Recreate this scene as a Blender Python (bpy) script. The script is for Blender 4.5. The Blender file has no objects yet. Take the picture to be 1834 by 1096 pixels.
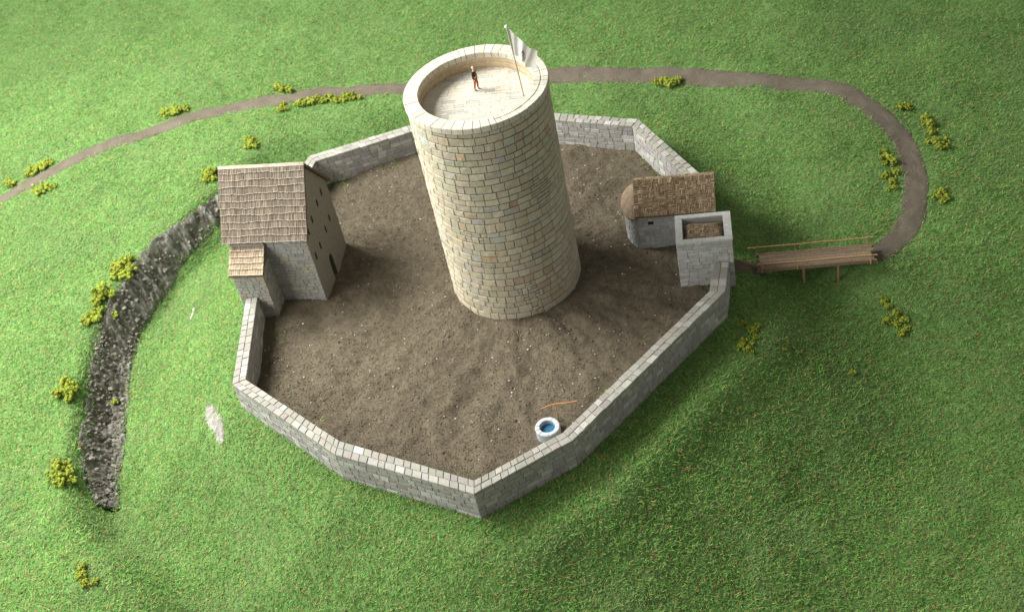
import bpy, math, random
import numpy as np
from mathutils import Vector, Matrix

scene = bpy.context.scene
col = scene.collection
rnd = random.Random(7)
R = math.radians

# ------------------------------------------------------------------ camera
FPX, PIT, ROL = 2400.0, 0.7377, -0.2247
CAM = np.array([-.18, -15.512, 13.496])
fw = np.array([0, math.cos(PIT), -math.sin(PIT)])
_rt = np.array([1., 0, 0]); _up = np.cross(_rt, fw)
cr = math.cos(ROL) * _rt + math.sin(ROL) * _up
cu = -math.sin(ROL) * _rt + math.cos(ROL) * _up
cam_d = bpy.data.cameras.new('camera')
cam = bpy.data.objects.new('camera', cam_d); col.objects.link(cam)
m = Matrix(((cr[0], cu[0], -fw[0], CAM[0]), (cr[1], cu[1], -fw[1], CAM[1]), (cr[2], cu[2], -fw[2], CAM[2]), (0, 0, 0, 1)))
cam.matrix_world = m
cam_d.sensor_width = 36; cam_d.lens = FPX / 1834 * 36
cam_d.clip_start = .1; cam_d.clip_end = 200
cam_d.dof.use_dof = True; cam_d.dof.focus_distance = 18.5; cam_d.dof.aperture_fstop = .75
scene.camera = cam

# ------------------------------------------------------------------ light
w = bpy.data.worlds.new('World'); scene.world = w; w.use_nodes = True
bg = w.node_tree.nodes['Background']; bg.inputs[0].default_value = (1.0, .98, .93, 1); bg.inputs[1].default_value = .34
def area(name, loc, target, size, sy, power, colr):
    l = bpy.data.lights.new(name, 'AREA'); l.shape = 'RECTANGLE'; l.size = size; l.size_y = sy
    l.energy = power; l.color = colr
    o = bpy.data.objects.new(name, l); col.objects.link(o); o.location = loc
    d = Vector(target) - Vector(loc); o.rotation_euler = d.to_track_quat('-Z', 'Y').to_euler()
    return o
area('window_light', (-11.5, 5.6, 13.5), (-.8, .2, 0), 9.5, 7.5, 8500, (1.0, .985, .95))
area('room_light', (-14.0, -5.0, 8.5), (-.8, .6, 0), 9.0, 6.0, 2000, (1.0, .98, .94))
scene.view_settings.view_transform = 'Standard'; scene.view_settings.look = 'None'
scene.view_settings.exposure = 0; scene.view_settings.gamma = 1
scene.render.engine = 'CYCLES'

# ------------------------------------------------------------------ noise
def _hash(ix, iy, s):
    h = (ix.astype(np.int64) * 374761393 + iy.astype(np.int64) * 668265263 + s * 1442695041) & 0xffffffff
    for k_ in (0x45d9f3b, 0x119de1f3, 0x2c1b3c6d):
        h = (((h >> 15) ^ h) * k_) & 0xffffffff
    h = (h >> 14) ^ h
    return (h & 0xffff) / 65535.0
def vn(x, y, s=0):
    x = np.asarray(x, float); y = np.asarray(y, float)
    ix = np.floor(x); iy = np.floor(y); fx = x - ix; fy = y - iy
    fx = fx * fx * (3 - 2 * fx); fy = fy * fy * (3 - 2 * fy)
    a = _hash(ix, iy, s); b = _hash(ix + 1, iy, s); c = _hash(ix, iy + 1, s); d = _hash(ix + 1, iy + 1, s)
    return (a * (1 - fx) + b * fx) * (1 - fy) + (c * (1 - fx) + d * fx) * fy
def fbm(x, y, s=0, o=4):
    t = 0; a = .5; n = 0
    for k in range(o):
        t = t + a * vn(x * 2 ** k, y * 2 ** k, s + k * 17); n += a; a *= .5
    return t / n
def smooth(t):
    t = np.clip(t, 0, 1); return t * t * (3 - 2 * t)

# ------------------------------------------------------------------ terrain
WALL = np.array([(-4.35, -1.4), (-2.93, -3.19), (-1.18, -4.4), (.2, -3.89), (2.81, -1.8), (3.05, -1.1), (3.2, -.55), (3.19, .83),
                 (2.56, 2.7), (1.25, 3.41), (.06, 3.98), (-1.26, 4.02), (-3.0, 3.8), (-3.85, 2.2), (-4.3, .7)])
def poly_d(x, y, P=WALL):
    x = np.asarray(x, float); y = np.asarray(y, float)
    best = np.full(x.shape, 1e9); ins = np.zeros(x.shape, bool)
    for i in range(len(P)):
        ax, ay = P[i]; bx, by = P[(i + 1) % len(P)]
        ex, ey = bx - ax, by - ay
        t = np.clip(((x - ax) * ex + (y - ay) * ey) / (ex * ex + ey * ey), 0, 1)
        best = np.minimum(best, np.hypot(x - ax - t * ex, y - ay - t * ey))
        if ay != by:
            c = ((ay > y) != (by > y)) & (x < ex * (y - ay) / (by - ay) + ax)
            ins ^= c
    return np.where(ins, -best, best)
A_DEG = np.array([-180, -150, -125, -95, -60, -35, -8, 15, 45, 80, 105, 125, 150, 180.])
A_DB = np.array([2.3, 2.3, 2.6, 3.6, 4.0, 3.3, 1.15, 1.3, 1.4, 1.0, .9, 1.1, 1.9, 2.3])
A_WR = np.array([2.85, 2.9, 3.4, 5.5, 6.5, 5.5, 2.0, 2.6, 2.9, 1.9, 1.7, 1.9, 2.5, 2.85])
A_DP = np.array([1.0, 1.0, 1.1, 1.35, 1.4, 1.15, .40, .42, .45, .60, .80, .80, .9, 1.0])
ZO = -.2
A_ZO = np.array([-.38, -.40, -.65, -1.35, -1.4, -1.05, -.22, -.2, -.2, -.2, -.2, -.2, -.25, -.38])
def H(x, y):
    x = np.asarray(x, float); y = np.asarray(y, float)
    d = poly_d(x, y)
    ang = np.degrees(np.arctan2(y + .3, x + .5))
    db = np.interp(ang, A_DEG, A_DB) + (vn(x * .7, y * .7, 3) - .5) * .25
    wr = np.interp(ang, A_DEG, A_WR) + (vn(x * .6, y * .6, 4) - .5) * .3
    dp = np.interp(ang, A_DEG, A_DP); ZO = np.interp(ang, A_DEG, A_ZO)
    zi = -.12 - (dp - .12) * smooth(d / db) ** .85
    zo = -dp + (dp + ZO) * smooth((d - db) / (wr - db))
    z = np.where(d < db, zi, zo)
    z = z + .10 * np.exp(-((d - .72) / .26) ** 2) * np.interp(ang, [-150, -100, -80, -30, -15, 20], [0, .2, 1, 1, 0, 0])
    far = np.clip((d - 1.5) / 5, 0, 1)
    z = z + (fbm(x * .35, y * .35, 9, 3) - .5) * .5 * far + (fbm(x * 1.3, y * 1.3, 19, 3) - .5) * .12 * np.clip(d / .8, 0, 1)
    return z
def H1(x, y): return float(H(np.array([x]), np.array([y]))[0])
def ground_at(px, py, up=0.0):
    """the spot of the terrain seen at a place of the photograph"""
    d = fw * FPX + cr * (px - 917) - cu * (py - 548)
    z = -.3
    for k in range(14):
        t = (z - CAM[2]) / d[2]; P = CAM + d * t
        z = z * .4 + .6 * (H1(P[0], P[1]) + up)
    return P

# ------------------------------------------------------------------ mesh helpers
class MB:
    def __init__(s): s.v = []; s.f = []; s.c = []
    def face(s, pts, c):
        b = len(s.v); s.v.extend([tuple(p) for p in pts]); s.f.append(tuple(range(b, b + len(pts)))); s.c.append(c)
    def mesh(s, verts, faces, c):
        b = len(s.v); s.v.extend([tuple(p) for p in verts])
        for i, f in enumerate(faces):
            s.f.append(tuple(b + k for k in f)); s.c.append(c[i] if isinstance(c, list) else c)
    def hexa(s, b, t, c, ct=None):
        """b, t: four bottom and four top corners"""
        s.mesh(list(b) + list(t), [(3, 2, 1, 0), (4, 5, 6, 7), (0, 1, 5, 4), (1, 2, 6, 5), (2, 3, 7, 6), (3, 0, 4, 7)], [c, ct or c, c, c, c, c])
    def box(s, x0, x1, y0, y1, z0, z1, c):
        s.hexa([(x0, y0, z0), (x1, y0, z0), (x1, y1, z0), (x0, y1, z0)], [(x0, y0, z1), (x1, y0, z1), (x1, y1, z1), (x0, y1, z1)], c)
    def tube(s, pts, rad, c, n=8):
        pts = [Vector(p) for p in pts]
        rings = []
        for i, p in enumerate(pts):
            d = (pts[min(i + 1, len(pts) - 1)] - pts[max(i - 1, 0)]).normalized()
            a = d.orthogonal().normalized() if i == 0 else (a - d * a.dot(d)).normalized()
            b = d.cross(a); rr = rad[i] if isinstance(rad, (list, tuple)) else rad
            rings.append([p + (a * math.cos(2 * math.pi * k / n) + b * math.sin(2 * math.pi * k / n)) * rr for k in range(n)])
        vs = [q for r_ in rings for q in r_]
        fs = [(i * n + k, i * n + (k + 1) % n, (i + 1) * n + (k + 1) % n, (i + 1) * n + k) for i in range(len(pts) - 1) for k in range(n)]
        fs += [tuple(range(n))[::-1], tuple((len(pts) - 1) * n + k for k in range(n))]
        s.mesh(vs, fs, c)
    def build(s, name, mat, parent=None, smooth_=False):
        me = bpy.data.meshes.new(name); me.from_pydata(s.v, [], s.f); me.update()
        at = me.color_attributes.new('Col', 'FLOAT_COLOR', 'CORNER')
        arr = np.ones((len(me.loops), 4), np.float32)
        tot = np.array([len(f) for f in s.f]); arr[:, :3] = np.repeat(np.array(s.c, np.float32)[:, :3], tot, axis=0)
        at.data.foreach_set('color', arr.ravel())
        if smooth_: me.polygons.foreach_set('use_smooth', np.ones(len(me.polygons), bool))
        me.materials.append(mat)
        o = bpy.data.objects.new(name, me); col.objects.link(o)
        if parent: o.parent = parent
        return o
def np_mesh(name, V, F, C, mat, parent=None, smooth_=True, k=None):
    """V (n,3), F (m,k) indices, C (n,3) colour per vertex"""
    k = F.shape[1]; me = bpy.data.meshes.new(name)
    me.vertices.add(len(V)); me.vertices.foreach_set('co', V.astype(np.float32).ravel())
    me.loops.add(F.size); me.loops.foreach_set('vertex_index', F.astype(np.int32).ravel())
    me.polygons.add(len(F)); me.polygons.foreach_set('loop_start', np.arange(0, F.size, k, dtype=np.int32))
    me.polygons.foreach_set('loop_total', np.full(len(F), k, np.int32))
    me.polygons.foreach_set('use_smooth', np.full(len(F), smooth_, bool))
    me.update(calc_edges=True)
    at = me.color_attributes.new('Col', 'FLOAT_COLOR', 'POINT')
    c4 = np.ones((len(V), 4), np.float32); c4[:, :3] = C; at.data.foreach_set('color', c4.ravel())
    me.materials.append(mat)
    o = bpy.data.objects.new(name, me); col.objects.link(o)
    if parent: o.parent = parent
    return o
def grid_faces(nx, ny):
    i, j = np.meshgrid(np.arange(nx - 1), np.arange(ny - 1), indexing='ij')
    a = i * ny + j
    return np.stack([a, a + ny, a + ny + 1, a + 1], -1).reshape(-1, 4)

def vmat(name, rough=.9, bump=.3, bscale=60, var=.25, vscale=18, dist=.01, spec=.2):
    mt = bpy.data.materials.new(name); mt.use_nodes = True; nt = mt.node_tree; N = nt.nodes; L = nt.links
    b = N['Principled BSDF']; b.inputs['Roughness'].default_value = rough; b.inputs['Specular IOR Level'].default_value = spec
    a = N.new('ShaderNodeAttribute'); a.attribute_name = 'Col'
    tc = N.new('ShaderNodeTexCoord')
    n1 = N.new('ShaderNodeTexNoise'); n1.inputs['Scale'].default_value = vscale; n1.inputs['Detail'].default_value = 6; n1.inputs['Roughness'].default_value = .65
    L.new(tc.outputs['Object'], n1.inputs['Vector'])
    mr = N.new('ShaderNodeMapRange'); mr.inputs['From Min'].default_value = .3; mr.inputs['From Max'].default_value = .7
    mr.inputs['To Min'].default_value = 1 - var; mr.inputs['To Max'].default_value = 1 + var
    L.new(n1.outputs['Fac'], mr.inputs['Value'])
    vm = N.new('ShaderNodeVectorMath'); vm.operation = 'SCALE'
    L.new(a.outputs['Color'], vm.inputs[0]); L.new(mr.outputs['Result'], vm.inputs['Scale'])
    L.new(vm.outputs['Vector'], b.inputs['Base Color'])
    n2 = N.new('ShaderNodeTexNoise'); n2.inputs['Scale'].default_value = bscale; n2.inputs['Detail'].default_value = 5; n2.inputs['Roughness'].default_value = .7
    L.new(tc.outputs['Object'], n2.inputs['Vector'])
    bp = N.new('ShaderNodeBump'); bp.inputs['Strength'].default_value = bump; bp.inputs['Distance'].default_value = dist
    L.new(n2.outputs['Fac'], bp.inputs['Height']); L.new(bp.outputs['Normal'], b.inputs['Normal'])
    return mt
M_grass = vmat('grass_flock', .95, .0, 50, .12, 3)
M_turf = vmat('turf_ground', .98, .8, 45, .35, 25, .03)
M_earth = vmat('brown_grit', .98, .5, 90, .14, 7, .012)
M_path = vmat('path_grit', .98, .8, 50, .22, 45, .015)
M_rock = vmat('gully_rock', .95, .7, 60, .30, 22, .012, .1)
M_tower = vmat('tower_stone', .85, .5, 45, .16, 26, .012)
M_wall = vmat('wall_stone', .85, .5, 55, .14, 30, .010)
M_plaster = vmat('rough_plaster', .9, .6, 40, .2, 20, .012)
M_roof = vmat('roof_shingle', .85, .5, 60, .25, 40, .010)
M_wood = vmat('weathered_wood', .8, .5, 60, .3, 40, .008)
M_foam = vmat('foam_foliage', .95, .8, 60, .25, 50, .02)
M_cloth = vmat('flag_cloth', .9, .2, 90, .08, 30, .004)
M_paint = vmat('figure_paint', .6, .0, 50, .06, 60)
M_dark = vmat('dark_opening', .95, .0, 50, .2, 30)
M_white = vmat('white_plaster', .9, .9, 70, .15, 35, .02)
M_water = vmat('blue_water', .25, .2, 30, .2, 25, .004, .5)

def tag(o, label=None, cat=None, group=None, kind=None):
    if label: o['label'] = label
    if cat: o['category'] = cat
    if group: o['group'] = group
    if kind: o['kind'] = kind
    return o
def empty(name, loc=(0, 0, 0), rz=0):
    o = bpy.data.objects.new(name, None); o.empty_display_size = .2; col.objects.link(o); o.location = loc; o.rotation_euler = (0, 0, rz); return o
def jc(c, j=.08, r=rnd):
    k = 1 + r.uniform(-j, j)
    return tuple(max(0, x * k * (1 + r.uniform(-j * .3, j * .3))) for x in c)
def lerp(a, b, t): return tuple(a[i] + (b[i] - a[i]) * t for i in range(len(a)))

def stone(mb, fn, u0, u1, v0, v1, dep, colr, r, gap=.006, gv=None, bev=.008, nu=1, jit=.004, j2=.003):
    """one raised stone of a masonry face; fn(u, v, n) gives the point"""
    us = [u0 + gap + (u1 - u0 - 2 * gap) * k / nu for k in range(nu + 1)]
    gv = gv or gap; a0 = v0 + gv; a1 = v1 - gv
    J = lambda: r.uniform(-j2, j2)
    lo = [(u + J(), a0 + J()) for u in us]; hi = [(u + J(), a1 + J()) for u in us]
    ring = lo + hi[::-1]
    cu_ = (us[0] + us[-1]) / 2; cv_ = (a0 + a1) / 2; hw = (us[-1] - us[0]) / 2; hh = (a1 - a0) / 2
    if hw <= bev or hh <= bev: bev = min(hw, hh) * .4
    outer = [fn(u, v, -.004) for u, v in ring]
    mid = [fn(u, v, dep * .7 + r.uniform(-jit, jit) * .3) for u, v in ring]
    top = [fn(cu_ + (u - cu_) * (1 - bev / hw), cv_ + (v - cv_) * (1 - bev / hh), dep + r.uniform(-jit, jit)) for u, v in ring]
    n = len(ring); vs = outer + mid + top
    fs = []; cs = []
    for k in range(n):
        q = (k + 1) % n
        fs.append((k, q, n + q, n + k)); cs.append(colr)
        fs.append((n + k, n + q, 2 * n + q, 2 * n + k)); cs.append(colr)
    m_ = nu + 1
    for k in range(nu):
        fs.append((2 * n + k, 2 * n + k + 1, 2 * n + (n - 2 - k), 2 * n + (n - 1 - k))); cs.append(colr)
    mb.mesh(vs, fs, cs)

# ------------------------------------------------------------------ path line
def catmull(P, n=10):
    P = [np.array(p, float) for p in P]; P = [2 * P[0] - P[1]] + P + [2 * P[-1] - P[-2]]; out = []
    for i in range(1, len(P) - 2):
        for k in range(n):
            t = k / n
            out.append(.5 * ((2 * P[i]) + (-P[i - 1] + P[i + 1]) * t + (2 * P[i - 1] - 5 * P[i] + 4 * P[i + 1] - P[i + 2]) * t * t + (-P[i - 1] + 3 * P[i] - 3 * P[i + 1] + P[i + 2]) * t ** 3))
    out.append(P[-2]); return np.array(out)
def resample(L, step):
    s = np.concatenate([[0], np.cumsum(np.hypot(*np.diff(L[:, :2], axis=0).T))]); q = np.arange(0, s[-1], step)
    return np.stack([np.interp(q, s, L[:, k]) for k in range(L.shape[1])], -1)
def line_d(x, y, L):
    best = np.full(np.shape(x), 1e9); idx = np.zeros(np.shape(x), int)
    for i, (a, b) in enumerate(L[:, :2]):
        d = (x - a) ** 2 + (y - b) ** 2; mk = d < best; best = np.where(mk, d, best); idx = np.where(mk, i, idx)
    return np.sqrt(best), idx
path_px = [(-260, 470), (-120, 412), (0, 360), (55, 328), (109, 300), (192, 261), (301, 226), (383, 201), (508, 178), (581, 166), (681, 160), (760, 154), (860, 142), (985, 134), (1100, 133), (1208, 134), (1316, 142), (1406, 150), (1489, 157), (1532, 175), (1575, 206), (1612, 244), (1630, 282), (1640, 325), (1637, 368), (1624, 408), (1592, 441), (1562, 455)]
PL = catmull([ground_at(*q)[:2] for q in path_px], 10)
PL = resample(PL, .06)
PW = .185 + .055 * np.interp(np.linspace(0, 1, len(PL)), [0, .75, 1], [0, 1, 1])
gully_px = [(420, 352), (390, 372), (346, 414), (296, 452), (250, 518), (222, 570), (206, 637), (199, 713), (190, 796), (184, 856), (196, 915)]
gully_w = [.10, .11, .135, .175, .215, .22, .22, .25, .26, .22, .10]
_G = [list(ground_at(*q)[:2]) + [ww] for q, ww in zip(gully_px, gully_w)]
GL = resample(catmull(_G, 10), .05)
BW = catmull([(3.12, -.78), (3.35, -.80), (3.62, -.86)], 6)       # worn earth between the gate and the bridge
BW = resample(BW, .05)

# ------------------------------------------------------------------ ground sheet
gx = np.arange(-17, 16.01, .085); gy = np.arange(-11, 21.01, .085)
X, Y = np.meshgrid(gx, gy, indexing='ij')
Z = H(X, Y); D = poly_d(X, Y)
Z = np.where(D < -.12, -.35, Z)
gd, gi = line_d(X, Y, GL); Z = Z - .10 * np.clip(1 - gd / (GL[gi, 2] + .05), 0, 1) - .03 * (gd < GL[gi, 2])
n1 = fbm(X * 9, Y * 9, 31, 3)[..., None]; n2 = fbm(X * 1.1, Y * 1.1, 41, 3)[..., None]
Cg = np.array([.085, .165, .045]) * (1 - n1) + np.array([.15, .26, .08]) * n1
Cg = Cg * (.8 + .4 * n2)
ground = np_mesh('ground', np.stack([X, Y, Z], -1).reshape(-1, 3), grid_faces(len(gx), len(gy)), Cg.reshape(-1, 3), M_turf)
tag(ground, kind='structure')

def ribbon(name, L, W, mat, base, hi, lift=.014, nw=13, rough=.012, seed=5):
    n = len(L); T = np.gradient(L[:, :2], axis=0); T /= np.linalg.norm(T, axis=1)[:, None]; Nn = np.stack([-T[:, 1], T[:, 0]], -1)
    t = np.linspace(-1, 1, nw)
    jit = (fbm(np.arange(n)[:, None] * .35, np.sign(t)[None, :] * 7 + 50, seed, 2) - .5) * .10
    off = t[None, :] * (W[:, None] + jit * np.abs(t)[None, :] ** 3)
    PX = L[:, 0:1] + Nn[:, 0:1] * off; PY = L[:, 1:2] + Nn[:, 1:2] * off
    PZ = H(PX, PY) + lift + (fbm(PX * 14, PY * 14, seed, 3) - .5) * rough * 2 - .045 * np.abs(t)[None, :] ** 6
    c = fbm(PX * 6, PY * 6, seed + 2, 4)[..., None]
    return np_mesh(name, np.stack([PX, PY, PZ], -1).reshape(-1, 3), grid_faces(n, nw), (np.array(base) * (1 - c) + np.array(hi) * c).reshape(-1, 3), mat)
pth = ribbon('path', PL, PW, M_path, (.100, .084, .062), (.160, .136, .104), nw=21)
tag(pth, kind='structure')
p2 = ribbon('bridge_approach_path', BW, np.full(len(BW), .19), M_path, (.09, .072, .045), (.15, .12, .08), seed=8)
tag(p2, kind='structure')

# rocky gully: rough rock in the bottom of the ditch
n = len(GL); T = np.gradient(GL[:, :2], axis=0); T /= np.linalg.norm(T, axis=1)[:, None]; Nn = np.stack([-T[:, 1], T[:, 0]], -1)
fine = resample(GL, .018); n = len(fine); T = np.gradient(fine[:, :2], axis=0); T /= np.linalg.norm(T, axis=1)[:, None]; Nn = np.stack([-T[:, 1], T[:, 0]], -1)
t = np.linspace(-1, 1, 46)
off = t[None, :] * (fine[:, 2:3] + .06 + (fbm(np.arange(n)[:, None] * .06, np.sign(t)[None, :] * 5 + 9, 77, 3) - .5) * .16 * np.abs(t)[None, :])
PX = fine[:, 0:1] + Nn[:, 0:1] * off; PY = fine[:, 1:2] + Nn[:, 1:2] * off
s_ = np.arange(n)[:, None] * .018 + 0 * off
wx = PX + .6 * fbm(PX * 1.7, PY * 1.7, 61, 2); wy = PY + .6 * fbm(PX * 1.7, PY * 1.7, 62, 2)
rid = np.clip(1 - np.abs(2 * fbm(wx * 3.0, wy * 3.0, 63, 4) - 1) * 2.4, .1, 1)
lowr = np.interp(s_, [0, 2.2, 3.2, 6, 9], [.55, .6, 1, 1.15, 1.25])
up_ = np.interp(s_, [0, 2.6, 3.6, 9], [1, 1, .35, .25])
bumps = .11 * (rid - .3) * up_ + (.16 * (fbm(PX * 7, PY * 7, 65, 3) - .5) + .05 * (vn(PX * 17, PY * 17, 69) - .5) + .03 * (vn(PX * 30, PY * 30, 70) - .5)) * lowr
edge = smooth((1 - np.abs(t)) / .25)[None, :]
PZ = H(PX, PY) - .010 + bumps * edge - .09 * (1 - edge)
rc = np.clip((rid - .45) * 1.6 + (fbm(wx * 16, wy * 16, 66, 3) - .5) * 1.5, 0, 1)[..., None] ** 1.5
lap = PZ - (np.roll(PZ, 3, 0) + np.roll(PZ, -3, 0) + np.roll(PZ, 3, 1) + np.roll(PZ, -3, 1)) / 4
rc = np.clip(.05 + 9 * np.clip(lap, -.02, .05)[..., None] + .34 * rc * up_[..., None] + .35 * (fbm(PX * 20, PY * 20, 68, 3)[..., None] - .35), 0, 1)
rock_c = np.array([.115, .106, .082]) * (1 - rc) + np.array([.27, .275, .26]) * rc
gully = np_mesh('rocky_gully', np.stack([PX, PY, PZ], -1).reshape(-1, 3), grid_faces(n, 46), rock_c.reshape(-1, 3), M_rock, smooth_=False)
tag(gully, kind='structure')

def patch(name, pts_px, half, seed, c0, c1, amp=.03, mat=M_white):
    L = resample(catmull([list(ground_at(*q)[:2]) + [h] for q, h in zip(pts_px, half)], 8), .018)
    n = len(L); T = np.gradient(L[:, :2], axis=0); T /= np.linalg.norm(T, axis=1)[:, None] + 1e-9; N_ = np.stack([-T[:, 1], T[:, 0]], -1)
    tt = np.linspace(-1, 1, 17)
    of = tt[None, :] * (L[:, 2:3] * (.75 + .6 * fbm(np.arange(n)[:, None] * .35, np.sign(tt)[None, :] * 5 + 9, seed, 3)))
    x = L[:, 0:1] + N_[:, 0:1] * of; y = L[:, 1:2] + N_[:, 1:2] * of
    e = (1 - np.abs(tt)[None, :] ** 4)
    z = H(x, y) + .012 + (fbm(x * 22, y * 22, seed, 3) - .4) * amp * e - .05 * (1 - e)
    cc = fbm(x * 16, y * 16, seed + 5, 3)[..., None]
    o = np_mesh(name, np.stack([x, y, z], -1).reshape(-1, 3), grid_faces(n, 17), (np.array(c0) * (1 - cc) + np.array(c1) * cc).reshape(-1, 3), mat)
    tag(o, kind='structure'); return L
BP1 = patch('bare_plaster_patch', [(374, 727), (378, 742), (386, 756), (391, 768), (395, 782), (397, 796)], [.07, .13, .13, .12, .09, .03], 91, (.16, .15, .12), (.46, .44, .41), .07)
BP2 = patch('bare_plaster_patch', [(347, 552), (345, 562), (341, 574)], [.022, .035, .015], 93, (.40, .42, .36), (.6, .6, .55), .02)

# ------------------------------------------------------------------ yard
def Yd(x, y):
    r = np.hypot(x, y)
    z = -.10 * smooth((r - .9) / 1.2) + .02
    a = np.arctan2(y, x)
    z = z + .07 * (fbm(a * 5 + 20, r * .9, 71, 3) - .5) * np.clip((r - .9) / .5, 0, 1) * 2
    z = z + .14 * (fbm(x * 1.6, y * 1.6, 72, 4) - .5) + .03 * (fbm(x * 6, y * 6, 78, 3) - .5) + .06 * np.exp(-((x - 2.45) ** 2 + (y + .9) ** 2) / .4)
    return z
yx = np.arange(-4.6, 3.5, .024); yy = np.arange(-4.6, 4.2, .024)
X, Y = np.meshgrid(yx, yy, indexing='ij'); D = poly_d(X, Y)
Z = Yd(X, Y) + .016 * (fbm(X * 9, Y * 9, 73, 3) - .5)
c1 = fbm(X * 20, Y * 20, 74, 3)[..., None]; c2 = fbm(X * .9, Y * .9, 76, 3)[..., None]
Cy = (np.array([.095, .078, .052]) * (1 - c1) + np.array([.140, .116, .080]) * c1) * (.86 + .28 * c2)
F = grid_faces(len(yx), len(yy)); keep = (D.reshape(-1)[F] < -.07).all(1); F = F[keep]
used = np.unique(F); remap = np.full(X.size, -1); remap[used] = np.arange(len(used))
yard = np_mesh('yard_ground', np.stack([X, Y, Z], -1).reshape(-1, 3)[used], remap[F], Cy.reshape(-1, 3)[used], M_earth)
tag(yard, kind='structure')

# loose grit of the yard
rg = np.random.default_rng(5)
def pebbles(P, size, C, name, mat, z_up=.2):
    """each pebble: an irregular octahedron"""
    n = len(P); base = np.array([(1, 0, 0), (0, 1, 0), (-1, 0, 0), (0, -1, 0), (0, 0, 1), (0, 0, -1)], float)
    V = base[None] * (size[:, None, None] * rg.uniform(.6, 1.25, (n, 6, 1)))
    a = rg.uniform(0, 6.28, n); ca, sa = np.cos(a), np.sin(a)
    x = V[..., 0] * ca[:, None] - V[..., 1] * sa[:, None]; y = V[..., 0] * sa[:, None] + V[..., 1] * ca[:, None]
    V = np.stack([x, y, V[..., 2] * .55], -1) + P[:, None, :]
    f = np.array([(0, 1, 4), (1, 2, 4), (2, 3, 4), (3, 0, 4), (1, 0, 5), (2, 1, 5), (3, 2, 5), (0, 3, 5)])
    F = (np.arange(n)[:, None, None] * 6 + f[None]).reshape(-1, 3)
    return np_mesh(name, V.reshape(-1, 3), F, np.repeat(C, 6, 0), mat, smooth_=False)
# broken rock lying in the gully
n = 1000
ii = rg.integers(0, len(fine) - 1, n); ii = np.where((fine[ii, 1] > 2.2) & (rg.random(n) < .55), rg.integers(len(fine) // 2, len(fine) - 1, n), ii)
oo = rg.uniform(-1, 1, n) * fine[ii, 2] * .98
_T = np.gradient(fine[:, :2], axis=0); _T /= np.linalg.norm(_T, axis=1)[:, None]
qx = fine[ii, 0] - _T[ii, 1] * oo; qy = fine[ii, 1] + _T[ii, 0] * oo
qs = rg.gamma(3, .0055, n) + .006
qc = np.array([.16, .150, .122]) * rg.uniform(.5, 1.8, (n, 1))
rubble = pebbles(np.stack([qx, qy, H(qx, qy) + .02 + rg.uniform(-.015, .03, n)], -1), qs, qc, 'rock_rubble', M_rock)
tag(rubble, kind='stuff', label='jumbled dark grey rock rubble lying along the bed of the gully', cat='rubble')
n = 170000
px = rg.uniform(-4.4, 3.3, n); py = rg.uniform(-4.5, 4.1, n); dd = poly_d(px, py)
k = (dd < -.2) & (np.hypot(px, py) > 1.0); px, py = px[k], py[k]
sz = rg.gamma(3, .0011, len(px)) + .0032; bg_ = rg.random(len(px)) < .02; sz[bg_] *= 2.2
cc = np.array([.132, .108, .073]) * rg.uniform(.6, 1.45, (len(px), 1)) * (1 + rg.uniform(-.08, .08, (len(px), 3)))
wh = rg.random(len(px)) < .004; cc[wh] = np.array([.55, .52, .45]) * rg.uniform(.6, 1.1, (wh.sum(), 1)); sz[wh] = rg.uniform(.009, .017, wh.sum())
dk = rg.random(len(px)) < .01; cc[dk] *= .5
gravel = pebbles(np.stack([px, py, Yd(px, py) + sz * .3 + .004], -1), sz, cc, 'gravel', M_earth)
tag(gravel, kind='stuff', label='loose brown grit with scattered pale crumbs covering the castle yard', cat='gravel')

# ------------------------------------------------------------------ grass fibres
def masks(x, y, soft):
    d = poly_d(x, y); keep = d > .015
    pd, pi = line_d(x, y, PL[::2]); keep &= pd > (PW[::2][pi] - .05 + soft * .09)
    gd, gi = line_d(x, y, GL[::2]); keep &= gd > GL[::2][gi, 2] * (.95 + .34 * soft * fbm(x * 2, y * 2, 95, 2) * 2)
    bd, bi = line_d(x, y, BW); keep &= bd > .13 + .09 * soft
    for B in (BP1, BP2):
        q, qi = line_d(x, y, B[::2]); keep &= q > B[::2][qi, 2] * (.65 + .5 * soft)
    return keep
N_B = 2100000
bx = rg.uniform(-15, 14, N_B); by = rg.uniform(-9.5, 19, N_B)
P3 = np.stack([bx - CAM[0], by - CAM[1], -.3 - CAM[2] + 0 * bx], -1)
dz = P3 @ fw; sx = 917 + FPX * (P3 @ cr) / dz; sy = 548 - FPX * (P3 @ cu) / dz
k = (sx > -130) & (sx < 1964) & (sy > -120) & (sy < 1230) & (rg.random(N_B) < (17. / dz) ** 2)
bx, by = bx[k], by[k]
k = masks(bx, by, rg.uniform(-1, 1, len(bx))); bx, by = bx[k], by[k]
# a few fibres strayed into the yard along the walls
tx = rg.uniform(-4.4, 3.2, 60000); ty = rg.uniform(-4.5, 4.1, 60000); td = poly_d(tx, ty)
k = (td < -.19) & (td > -.75) & (fbm(tx * 2.2, ty * 2.2, 88, 3) > .60) & (np.exp((td + .19) * 7) > rg.random(60000)); tx, ty = tx[k], ty[k]
zx = np.concatenate([H(bx, by), Yd(tx, ty)]); bx = np.concatenate([bx, tx]); by = np.concatenate([by, ty])
n = len(bx); print('fibres', n)
az = rg.uniform(0, 2 * np.pi, n); el = np.radians(rg.uniform(2, 44, n)); Ln = rg.uniform(.035, .085, n); wd = rg.uniform(.004, .0068, n)
dirx = np.cos(az) * np.cos(el); diry = np.sin(az) * np.cos(el); dirz = np.sin(el)
sxv, syv = -np.sin(az) * wd, np.cos(az) * wd
zz = zx + .002 + rg.uniform(0, .018, n)
V = np.empty((n, 3, 3), np.float32)
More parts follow.
